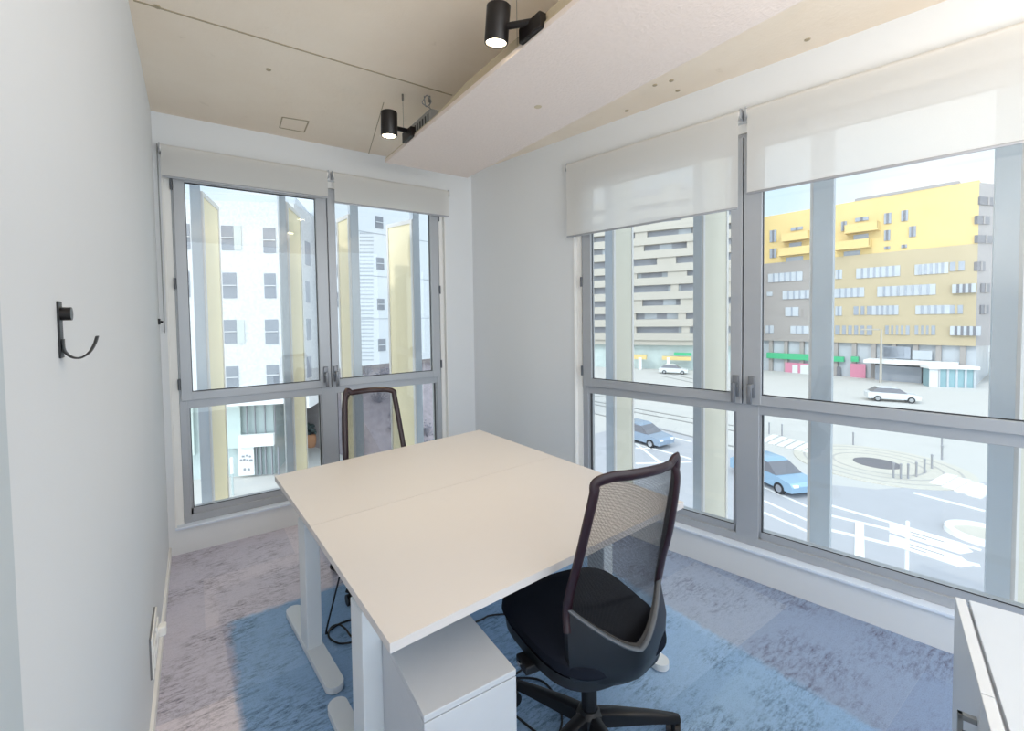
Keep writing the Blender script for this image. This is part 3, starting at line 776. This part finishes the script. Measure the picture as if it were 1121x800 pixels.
# direction sign
p = G(992, 655); sg = empty('direction_sign', (p.x, p.y, GZ)); tag(sg, 'white street signpost with two arrow boards', 'signpost')
vd = Vector((p.x, p.y, 0)).normalized(); rt = Vector((vd.y, -vd.x, 0)); bd = (rt-vd*.25).normalized()
def zat(px, py): d = ray(px, py); t = Vector((p.x, p.y, 0)).length/Vector((d.x, d.y, 0)).length; return CAMH+d.z*t-GZ
MB().lathe([(.055, 0), (.055, zat(993, 571)), (.03, zat(993, 571)+.03)], seg=14).build('post', 'desk_leg', sg, smooth=True)
scl = Vector((p.x, p.y, 0)).length
px2m = (Vector((p.x, p.y, GZ))-CAM).dot(AF)/FPX
for (ya, yb) in ((575.5, 587), (589.5, 600.5)):
    z1, z0 = zat(992, ya), zat(992, yb); L0, L1 = -14*px2m, 46*px2m*1.06; zm = (z0+z1)/2
    fw = Vector((-bd.y, bd.x, 0))
    if fw.dot(vd) > 0: fw = -fw
    f0 = fw*.06; f1 = fw*.09
    out = [(L0, z0), (L1-.25, z0), (L1, zm), (L1-.25, z1), (L0, z1)]
    b = MB(); b.loft([[bd*u+Vector((0, 0, z))+f for u, z in out] for f in (f0, f1)]); bo = b.build('arrow_board', 'sign_white', sg)
    t = MB()
    for k, (u0, u1) in enumerate(((L0+.5, L1-.6), (L0+.5, L1-1.0))):
        zz = zm+.05-k*.1
        t.loft([[bd*u+Vector((0, 0, z))+fw*.093 for u, z in ((u0, zz-.012), (u1, zz-.012), (u1, zz+.012), (u0, zz+.012))], [bd*u+Vector((0, 0, z))+fw*.095 for u, z in ((u0, zz-.012), (u1, zz-.012), (u1, zz+.012), (u0, zz+.012))]])
    t.build('lettering', 'bollard', bo)

# ------------------------------------------------------------------ cars
def car(pos, head, paint, label, L=4.2):
    head = Vector(head); head.z = 0
    r = empty('car', (pos.x, pos.y, GZ+.02), math.atan2(head.y, head.x)); tag(r, label, 'car')
    k = L/4.2; w = .86
    side = [(-2.08, .32), (2.06, .3), (2.1, .62), (1.95, .78), (1.05, .92), (-1.9, .98), (-2.1, .85)]
    mb = MB(); mb.loft([[Vector((x*k, y, z)) for x, z in side] for y in (-w, w)], bev=.05); mb.build('body', paint, r, smooth=True)
    cab = [(-1.85, .95), (1.1, .92), (.45, 1.4), (-.1, 1.47), (-1.2, 1.44)]
    mb = MB(); mb.loft([[Vector((x*k, y*(.8 if z > 1.2 else 1), z)) for x, z in cab] for y in (-w*.95, w*.95)], bev=.03); mb.build('windows', 'bwin_dark', r, smooth=True)
    mb = MB(); mb.loft([[Vector((x*k, y, z)) for x, z in ((-1.25, 1.43), (.46, 1.39), (.1, 1.5), (-1.0, 1.5))] for y in (-w*.77, w*.77)], bev=.02); mb.build('roof', paint, r, smooth=True)
    for x in (-1.3, 1.32):
        for s in (-1, 1):
            wm = MB(); wm.cyl((x*k, s*(w-.16), .31), (x*k, s*(w+.02), .31), .31, seg=20); wo = wm.build('wheel', 'tyre', r, smooth=True)
            MB().cyl((x*k, s*(w+.015), .31), (x*k, s*(w+.03), .31), .19, seg=14).build('hubcap', 'chrome', wo)
    for s in (-1, 1):
        MB().box((2.0*k, s*.6-.16, .58), (2.11*k, s*.6+.16, .72), bev=.02).build('headlight', 'socket', r)
    return r
hd = G(888, 557)-G(833, 532)
car(G(848, 531)-hd.normalized()*.2, hd, 'carblue', 'light blue car on the road, seen through the wide window beside the mullion')
car(G(703, 484), G(757, 503)-G(696, 486), 'cardark', 'slate blue car further left on the road, beyond the narrower sash')
car(G(976, 439), G(1010, 442)-G(960, 439), 'carwhite', 'white car parked in front of the gold building')
car(G(737, 409), G(757, 410)-G(700, 408), 'carwhite', 'white car parked before the grey balcony building')

# ------------------------------------------------------------------ buildings
class Facade:
    """a vertical facade plane through two ground points; u along, w out towards the room"""
    def __init__(s, a, b, root):
        s.a = Vector((a.x, a.y, 0)); e = Vector((b.x-a.x, b.y-a.y, 0)); s.L = e.length; s.e = e.normalized()
        n = Vector((-s.e.y, s.e.x, 0))
        if n.dot(s.a) > 0: n = -n
        s.n = n; s.c = n.dot(s.a); s.root = root
    def uz(s, px, py):
        p = onpl(px, py, s.n, s.c); return (p-s.a).dot(s.e), p.z
    def rect(s, x0, y0, x1, y1):
        ym, xm = (y0+y1)/2, (x0+x1)/2
        return s.uz(x0, ym)[0], s.uz(xm, y1)[1], s.uz(x1, ym)[0], s.uz(xm, y0)[1]
    def slab(s, mb, u0, z0, u1, z1, w0, w1):
        P = [s.a+s.e*u+s.n*w for u, w in ((u0, w0), (u1, w0), (u1, w1), (u0, w1))]
        mb.prism([(p.x, p.y) for p in P], z0, z1); return mb
    def part(s, name, m, u0, z0, u1, z1, w0, w1, parent=None):
        return s.slab(MB(), u0, z0, u1, z1, w0, w1).build(name, m, parent or s.root, world=True)
    def win(s, x0, y0, x1, y1, m='bwin', w=.12, name='window', bars=0, frame='sidegrey', trans=0):
        u0, z0, u1, z1 = s.rect(x0, y0, x1, y1)
        o = s.part(name, m, u0, z0, u1, z1, -.2, w)
        if bars or trans:
            mb = MB(); t = .025 if trans else .12
            for k in range(1, bars+1):
                u = u0+(u1-u0)*k/(bars+1); s.slab(mb, u-t, z0, u+t, z1, w, w+.06)
            if trans:
                zm = z0+(z1-z0)*trans; s.slab(mb, u0, zm-t, u1, zm+t, w, w+.06)
            mb.build('mullions', frame, o, world=True)
        return o
# gold and bronze building
a, b = G(820, 404.2), G(1067, 423)
gb = empty('office_building', (a.x, a.y, GZ)); tag(gb, 'large gold and bronze clad building across the square', 'building')
F = Facade(a, b, gb)
ztop = F.uz(1067, 198)[1]; zmid = F.uz(950, 278)[1]; zlow = F.uz(1000, 377)[1]
ucut = F.uz(898, 300)[0]
ug = F.uz(897, 300)[0]
F.part('gold_storey', 'gold', 0, zmid, F.L, ztop, -18, 0)
F.part('bronze_storey', 'bronze', ucut, zlow, F.L, zmid, -18, .15)
F.part('taupe_storey', 'taupe', 0, zlow, ucut, zmid, -18, .1)
F.part('ground_floor', 'bwin_light', 0, GZ, F.L, zlow, -18, -.6)
F.part('parapet', 'sidegrey', F.uz(936, 222)[0], ztop, F.uz(1050, 198)[0], ztop+.35, -10, .05)
def Z2(x, y): return 820+x/3.478, 170+y/3.478
def zw(x0, y0, x1, y1, **k): return F.win(*Z2(x0, y0), *Z2(x1, y1), **k)
for q in ((515, 220, 542, 260), (580, 210, 606, 250), (515, 285, 538, 325), (610, 270, 636, 310), (515, 347, 537, 358), (580, 340, 602, 352), (80, 285, 105, 330), (80, 355, 105, 390), (160, 273, 205, 285), (405, 236, 455, 250), (352, 252, 372, 288)):
    zw(*q, m='bwin', bars=1, frame='bwin_dark')
for q, bars in (((75, 447, 205, 480), 5), ((330, 435, 356, 470), 1), ((410, 425, 576, 464), 6), ((632, 412, 760, 452), 5), ((70, 520, 90, 535), 0), ((130, 514, 240, 546), 4), ((325, 505, 440, 540), 4), ((490, 495, 712, 534), 7), ((140, 578, 190, 612), 1), ((330, 575, 355, 610), 1), ((635, 571, 765, 604), 4), ((65, 648, 95, 676), 1), ((160, 650, 230, 678), 2), ((470, 572, 570, 607), 4)):
    zw(*q, m='bwin_light', w=.25, bars=bars, frame='bwin')
for q, bars in (((765, 405, 822, 440), 1), ((400, 574, 470, 607), 2), ((765, 570, 815, 603), 1), ((330, 648, 470, 683), 5), ((520, 648, 612, 683), 4), ((632, 648, 710, 683), 3)):
    zw(*q, m='bwin', w=.25, bars=bars, frame='bronze')
for q, bars in (((776, 490, 866, 524), 3), ((768, 650, 884, 685), 4)):
    zw(*q, m='bwin_light', w=.6, name='box_window', bars=bars, frame='bwin_dark')
for (x0, y0, x1, y1) in ((372, 268, 498, 294), (335, 335, 466, 358), (132, 296, 236, 326), (120, 360, 242, 380)):
    u0, z0, u1, z1 = F.rect(*Z2(x0, y0), *Z2(x1, y1)); zz = F.uz(*Z2((x0+x1)/2, y1))[1]
    bo = F.part('balcony', 'gold', u0, zz, u1, zz+.25, 0, 1.3)
    mb = MB(); F.slab(mb, u0, zz+.25, u1, zz+1.2, 1.22, 1.3); F.slab(mb, u1-.06, zz+.25, u1, zz+1.2, 0, 1.3); F.slab(mb, u0, zz+.25, u0+.06, zz+1.2, 0, 1.3); mb.build('balustrade', 'gold', bo, world=True)
    F.part('window', 'bwin', u0+.8, zz-2.0, u1-1.2, zz-.2, -.1, .06)
# its side wall to the right
F2 = Facade(Vector((b.x, b.y, 0)), Vector((b.x, b.y, 0))+Vector((.95, -.31, 0))*16, gb)
F2.part('side_wall', 'sidegrey', .02, zlow, F2.L, ztop-.3, -17, 0)
F = F2
for q in ((875, 160, 938, 190), (866, 231, 912, 262), (866, 305, 930, 334), (864, 405, 895, 440), (880, 488, 912, 522), (878, 570, 908, 603)): zw(*q, m='bwin_dark', bars=1, frame='sidegrey')
F = Facade(a, b, gb)
# shop fronts
def Z5(x, y): return 830+x/7.006, 360+y/7.011
def Z6(x, y): return 960+x/6.963, 360+y/6.963
for i in range(12):
    u = F.L*(i+.5)/12; F.part('column', 'taupe', u-.25, GZ, u+.25, zlow, -.55, -.1)
for (q, m) in ((Z5(70, 188)+Z5(405, 232), 'green'), (Z5(578, 212)+Z5(660, 250), 'green'), (Z5(715, 212)+Z5(772, 250), 'green')): F.win(*q, m=m, w=.3, name='shop_sign')
for (q, m) in ((Z5(205, 262)+Z5(405, 362), 'pink'), (Z5(705, 268)+Z5(822, 395), 'pink'), (Z5(600, 290)+Z5(630, 375), 'bwin_dark'), (Z5(960, 140)+Z5(1118, 220), 'bwin'), (Z6(270, 165)+Z6(420, 235), 'bwin_light'), (Z6(50, 135)+Z6(255, 225), 'bwin')): F.win(*q, m=m, w=-.05, name='shop_window')
for q in (Z5(262, 278)+Z5(303, 345), Z5(325, 278)+Z5(395, 345)): F.win(*q, m='carwhite', w=.05, name='poster')
u0, z0, u1, z1 = F.rect(*Z6(-60, 238), *Z6(625, 262)); F.part('awning', 'mark', u0, z0, u1, z1, -.2, 3)
u0, z0, u1, z1 = F.rect(*Z6(0, 280), *Z6(350, 405)); F.part('shop_window', 'bwin', u0, GZ, u1, z1, -.4, 1)
k0 = G(*Z6(360, 430)); k1 = G(*Z6(690, 440))
ki = empty('glass_kiosk', (k0.x, k0.y, GZ)); tag(ki, 'teal glass corner kiosk at the foot of the gold building', 'kiosk')
K = Facade(k0, k1, ki); zk = K.uz(*Z6(500, 296))[1]
K.part('glazing', 'teal', 0, GZ, K.L, zk, -.3, 1.2); K.part('roof', 'mark', -.3, zk, K.L+.3, zk+.35, -.3, 1.6)
for i in range(6): K.part('mullion', 'bwin_light' if i else 'carwhite', K.L*i/5-.1, GZ, K.L*i/5+(.1 if i else .9), zk, 1.2, 1.3)
# street lamp in front of the shops
p = G(964, 419); sl_ = empty('street_lamp', (p.x, p.y, GZ)); tag(sl_, 'pale street lamp post before the gold building', 'street lamp')
hh = 1.5-GZ-(372-352)/FPX*(Vector((p.x, p.y, GZ))-CAM).dot(AF)
MB().lathe([(.16, 0), (.12, hh*.6), (.09, hh)], seg=12).build('post', 'bal', sl_, smooth=True)
MB().box((-.12, .2, hh-.1), (.12, 2.2, hh+.08), bev=.03).build('arm', 'bal', sl_)

# grey balcony building behind the narrower sash
a, b = G(632, 401.5), G(812, 408.5)
bb = empty('apartment_building', (a.x, a.y, GZ)); tag(bb, 'tall beige grey apartment block with long balcony bands', 'building')
F = Facade(a, b, bb)
floors = [255, 270, 286, 300, 316, 331, 346, 361]
zs = [F.uz(723, y)[1] for y in floors]; dz = zs[0]-zs[1]; zb = F.uz(723, 374)[1]
zt = zs[0]+dz*3.4
F.part('wall', 'recess', 0, zb, F.L, zt, -14, -1.2)
zl = [zs[0]+dz*k for k in (3, 2, 1)]+zs
for i, z in enumerate(zl):
    F.part('parapet', 'bal', 0, z-dz*.5-.55*dz*.5, F.L, z-.22*dz, -1.2, 0)
    random.seed(i+3); u = 0
    while u < F.L:
        wd = random.choice((1.2, 2, 3)); 
        F.part('wall_panel', 'bal', u, z-.25*dz, min(u+wd, F.L), z+.5*dz, -1.25, -.25)
        u += wd+random.uniform(4.5, 8)
    for q in range(2):
        u = random.uniform(.1, .85)*F.L; F.part('window', 'bwin_light', u, z-.2*dz, u+2, z+.22*dz, -1.3, -1.1)
F.part('ground_floor', 'shopglass', 0, GZ, F.L, zb-.6, -12, -1.5)
F.part('fascia', 'bal', 0, zb-.6, F.L, zb+.3, -12, -.3)
for (x0, x1, y0, y1, m) in ((694, 708, 388, 393, 'gold'), (725, 757, 390, 394, 'gold'), (738, 757, 386, 389, 'green')): F.win(x0, y0, x1, y1, m=m, w=.4, name='shop_sign')
for x in (701, 732): F.win(x-1.6, 391, x+1.8, 404, m='mark', w=.5, name='column')

# white pebbled building in the back window
a, b = G(172, 531), G(331, 519)
wb = empty('white_building', (a.x, a.y, GZ)); tag(wb, 'white pebble faced building with square windows, left in the back window', 'building')
F = Facade(a, b, wb)
ztop = F.uz(288, 221)[1]; zc = F.uz(277, 437)[1]
F.part('wall', 'wbld', 0, zc, F.L, ztop, -9, 0)
F.part('roof_parapet', 'bwin_light', 0, ztop, F.L, ztop+.5, -8.5, -.4)
def Z1(x, y): return 160+x/4, 140+y/4
def Z4(x, y): return 160+x/2.667, 320+y/2.667
for q, sh in ((Z1(330, 428)+Z1(384, 535), 1), (Z1(513, 437)+Z1(567, 547), 0), (Z1(336, 634)+Z1(396, 745), 0), (Z1(518, 637)+Z1(568, 745), 0),
          (Z4(228, 80)+Z4(265, 149), 1), (Z4(348, 79)+Z4(386, 150), 0), (Z4(234, 216)+Z4(270, 280), 0), (Z4(352, 211)+Z4(388, 270), 0),
          ((198, 245, 208, 273), 0), ((198, 297, 208, 325), 0), ((198, 350, 207, 377), 0)):
    F.win(*q, m='far_sash', w=.04, trans=.5, frame='wbld')
    if sh: F.win(q[2]+.2, q[1], q[2]+8.5, q[3], m='shutter', w=.05, name='shutter')
# shops below
F.part('canopy', 'mark', 0, zc-.25, F.L, zc, -1, .6)
F.part('shop_front', 'shopglass', 0, GZ, F.L-1.7, zc-.25, -9, -.5)
F.win(243, 441, 262, 492, m='shopgreen', w=-.3, name='glass_panel')
F.win(196, 446, 210, 500, m='shopgreen', w=-.3, name='glass_panel')
for x in (268, 277, 288, 299): F.win(x, 440, x+.8, 476, m='bollard', w=-.4, name='mullion')
F.win(261, 475.5, 300, 488.5, m='mark', w=.1, name='fascia')
po = F.win(260, 489, 277.5, 521, m='mark', w=-.1, name='poster')
mb = MB()
for (x0, y0, x1, y1) in ((264, 499, 267, 501), (268.5, 498, 270.5, 500), (272, 499, 274, 501), (262, 503, 264.5, 505.5), (265.5, 502.5, 268, 505), (269, 503, 271.5, 505), (272.5, 503, 276, 505.5), (266, 513, 268.5, 515.5), (270.5, 513, 273, 515.5)):
    F.slab(mb, *F.rect(x0, y0, x1, y1), -.1, -.07)
mb.build('lettering', 'bollard', po, world=True)
for x in (279, 284, 289, 296, 303): F.win(x, 490, x+1, 521, m='bollard', w=-.4, name='mullion')
# right-hand wing seen end on
c0 = Vector((b.x, b.y, 0)); F2 = Facade(c0, c0+Vector((.50, .866, 0))*6, wb)
F2.part('side_wall', 'wbld', .02, zc, F2.L, ztop, -6, 0); F2.part('side_shop', 'shopglass', .1, GZ, F2.L, zc, -6, -3)
F = F2
for q in ((334, 265, 339, 290), (334.5, 308, 338.5, 331), (335.5, 349, 340, 372), (336, 390, 340.5, 413)): F.win(*q, m='recess', w=.05)
F.win(333, 430, 347, 443, m='mark', w=.3, name='fascia')
# second white building, right pane
a0 = onpl(360, 300, Vector((-.27, .963, 0)), Vector((-.27, .963, 0)).dot(G(420, 487)))
a = Vector((a0.x, a0.y, 0)); b = a+Vector((.963, .27, 0))*14
pb = empty('apartment_building', (a.x, a.y, GZ)); tag(pb, 'white perforated facade block seen in the right sash of the back window', 'building')
F = Facade(a, b, pb)
zb = F.uz(411, 399)[1]; zt = F.uz(411, 205)[1]
F.part('wall', 'wbld2', .1, zb, F.L, zt, -7, 0)
F.part('plinth_wall', 'stone', .6, GZ, F.L, zb, -7, -.8)
for q in ((411, 237, 419, 250), (412, 282, 420, 295), (413, 327, 420.5, 339), (414, 371, 422, 384), (368, 243, 371, 258), (369, 290, 372, 303), (368, 320, 371, 336)): F.win(*q, m='far_sash', w=.05, trans=.5, frame='wbld2')
for zy in (258, 303, 348):
    u0, z0, u1, z1 = F.rect(392, zy, 470, zy+1); F.part('floor_joint', 'hole', u0, z0, u1, z0+.05, 0, .02)
mb = MB()
for i in range(9):
    for j in range(34):
        u0, zz = F.uz(394+i*1.7, 256+j*4.2)
        F.slab(mb, u0, zz, u0+.07, zz+.1, 0, .015)
o = mb.build('perforations', 'hole', pb, world=True); o['kind'] = 'stuff'
# planted slope below it
def fw(u, w, z): return F.a+F.e*u+F.n*w+Vector((0, 0, z))
mb = MB(); zk = zb-.4
mb.loft([[fw(u, w, z) for w, z in ((5.5, GZ), (-.75, GZ), (-.75, zk))] for u in (.8, F.L)])
struct(mb.build('planted_bank', 'bank'), 'mauve planted bank under the white perforated block', 'bank')
ua, ub = F.uz(394, 440)[0], F.uz(432, 440)[0]
for i in range(16):
    u = ua+(ub-ua)*((i*.618) % 1); t = (i+.5)/16; p = fw(u, 5.5-6*t, GZ+(zk-GZ)*6*t/6.25)
    r = random.uniform(.55, .95); mb = MB()
    for k in range(26):
        tt = random.uniform(0, 6.28); e = random.uniform(.3, 1.4); l = r*random.uniform(.7, 1.3)
        d = Vector((math.cos(tt)*math.cos(e), math.sin(tt)*math.cos(e), math.sin(e)))
        mb.tube([p, p+d*l*.6, p+d*l+Vector((0, 0, -.05))], .012, 4)
        for q in range(3): mb.ico(p+d*l*random.uniform(.5, 1.05), .07, 1, (1, 1, .6), .2)
    tag(mb.build('shrub', 'leaf' if i % 4 == 0 else 'leaf2'), 'low bare shrub on the planted bank outside behind the far chair', 'shrub', 'shrubs on the planted bank')
for (x, y, dx, lab) in ((341, 489, 0, 'terracotta pot with dark plant, the nearer of two on the pavement'), (349.5, 481, 0, 'terracotta pot with dark plant, the farther of two on the pavement')):
    p = G(x, y); r = empty('potted_plant', (p.x, p.y, GZ)); tag(r, lab, 'potted plant')
    MB().lathe([(.28, 0), (.45, .35), (.48, .7), (.38, .95), (.42, 1.0), (.36, 1.0), (.34, .9)], seg=20).build('pot', 'terracotta', r, smooth=True)
    mb = MB()
    for k in range(22): mb.ico((random.gauss(0, .2), random.gauss(0, .2), random.uniform(1.0, 1.75)), .18, 1, (1, 1, .8), .25)
    mb.build('foliage', 'leaf', r)
p = G(255, 542); lb = empty('light_column', (p.x, p.y, GZ)); tag(lb, 'slim green street light column with white head by the shops', 'street light')
MB().lathe([(.05, 0), (.05, 1.2)], seg=12).build('post', 'shopglass', lb); MB().lathe([(.085, 1.2), (.085, 2.05), (.06, 2.1)], seg=14).build('head', 'mark', lb, smooth=True)

# ------------------------------------------------------------------ sky and sun
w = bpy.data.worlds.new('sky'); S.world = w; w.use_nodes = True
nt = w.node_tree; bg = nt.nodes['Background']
tc = nt.nodes.new('ShaderNodeTexCoord'); sp = nt.nodes.new('ShaderNodeSeparateXYZ'); nt.links.new(tc.outputs['Generated'], sp.inputs[0])
n = nt.nodes.new('ShaderNodeTexNoise'); n.inputs['Scale'].default_value = 3.2; n.inputs['Detail'].default_value = 6; nt.links.new(tc.outputs['Generated'], n.inputs[0])
up = nt_clamp(nt, mathn(nt, 'MULTIPLY', sp.outputs[2], 2.2))
c = mixc(nt, up, lin((222, 240, 250)), lin((188, 220, 246)))
cl = nt_clamp(nt, mathn(nt, 'MULTIPLY_ADD', n.outputs['Fac'], 3.5, -1.25))
c = mixc(nt, mathn(nt, 'MULTIPLY', cl, .85), c, lin((248, 250, 252)))
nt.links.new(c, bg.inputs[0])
dt = nt.nodes.new('ShaderNodeVectorMath'); dt.operation = 'DOT_PRODUCT'; dt.inputs[1].default_value = (-.62, -.72, .3)   # extra sky brightness added behind the viewer to light the room
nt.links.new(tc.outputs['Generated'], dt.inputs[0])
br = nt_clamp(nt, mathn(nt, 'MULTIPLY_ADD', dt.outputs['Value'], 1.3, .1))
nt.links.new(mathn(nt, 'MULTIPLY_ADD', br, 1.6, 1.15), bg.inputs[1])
sl = bpy.data.lights.new('sun', 'SUN'); sl.energy = 1.0; sl.angle = R(3); sl.color = (1, .95, .86)
so_ = bpy.data.objects.new('sun', sl); COL.objects.link(so_)
so_.rotation_euler = Vector((-1, .04, .75)).to_track_quat('Z', 'Y').to_euler()

al = bpy.data.lights.new('added_fill_light', 'AREA'); al.shape = 'RECTANGLE'; al.size = 2.0; al.size_y = .9; al.energy = 54; al.color = (1, .945, .87)  # unseen fill light added behind the viewer, aimed up to brighten the room
ao = bpy.data.objects.new('added_fill_light', al); COL.objects.link(ao); ao.location = (1.1, -.7, 1.6); ao.rotation_euler = (math.pi, 0, 0)
S.view_settings.view_transform = 'Standard'; S.view_settings.look = 'None'
S.view_settings.exposure = 0.16; S.view_settings.gamma = 1; S.view_settings.use_curve_mapping = False
S.cycles.max_bounces = 10; S.cycles.diffuse_bounces = 6; S.cycles.transparent_max_bounces = 24; S.cycles.glossy_bounces = 4
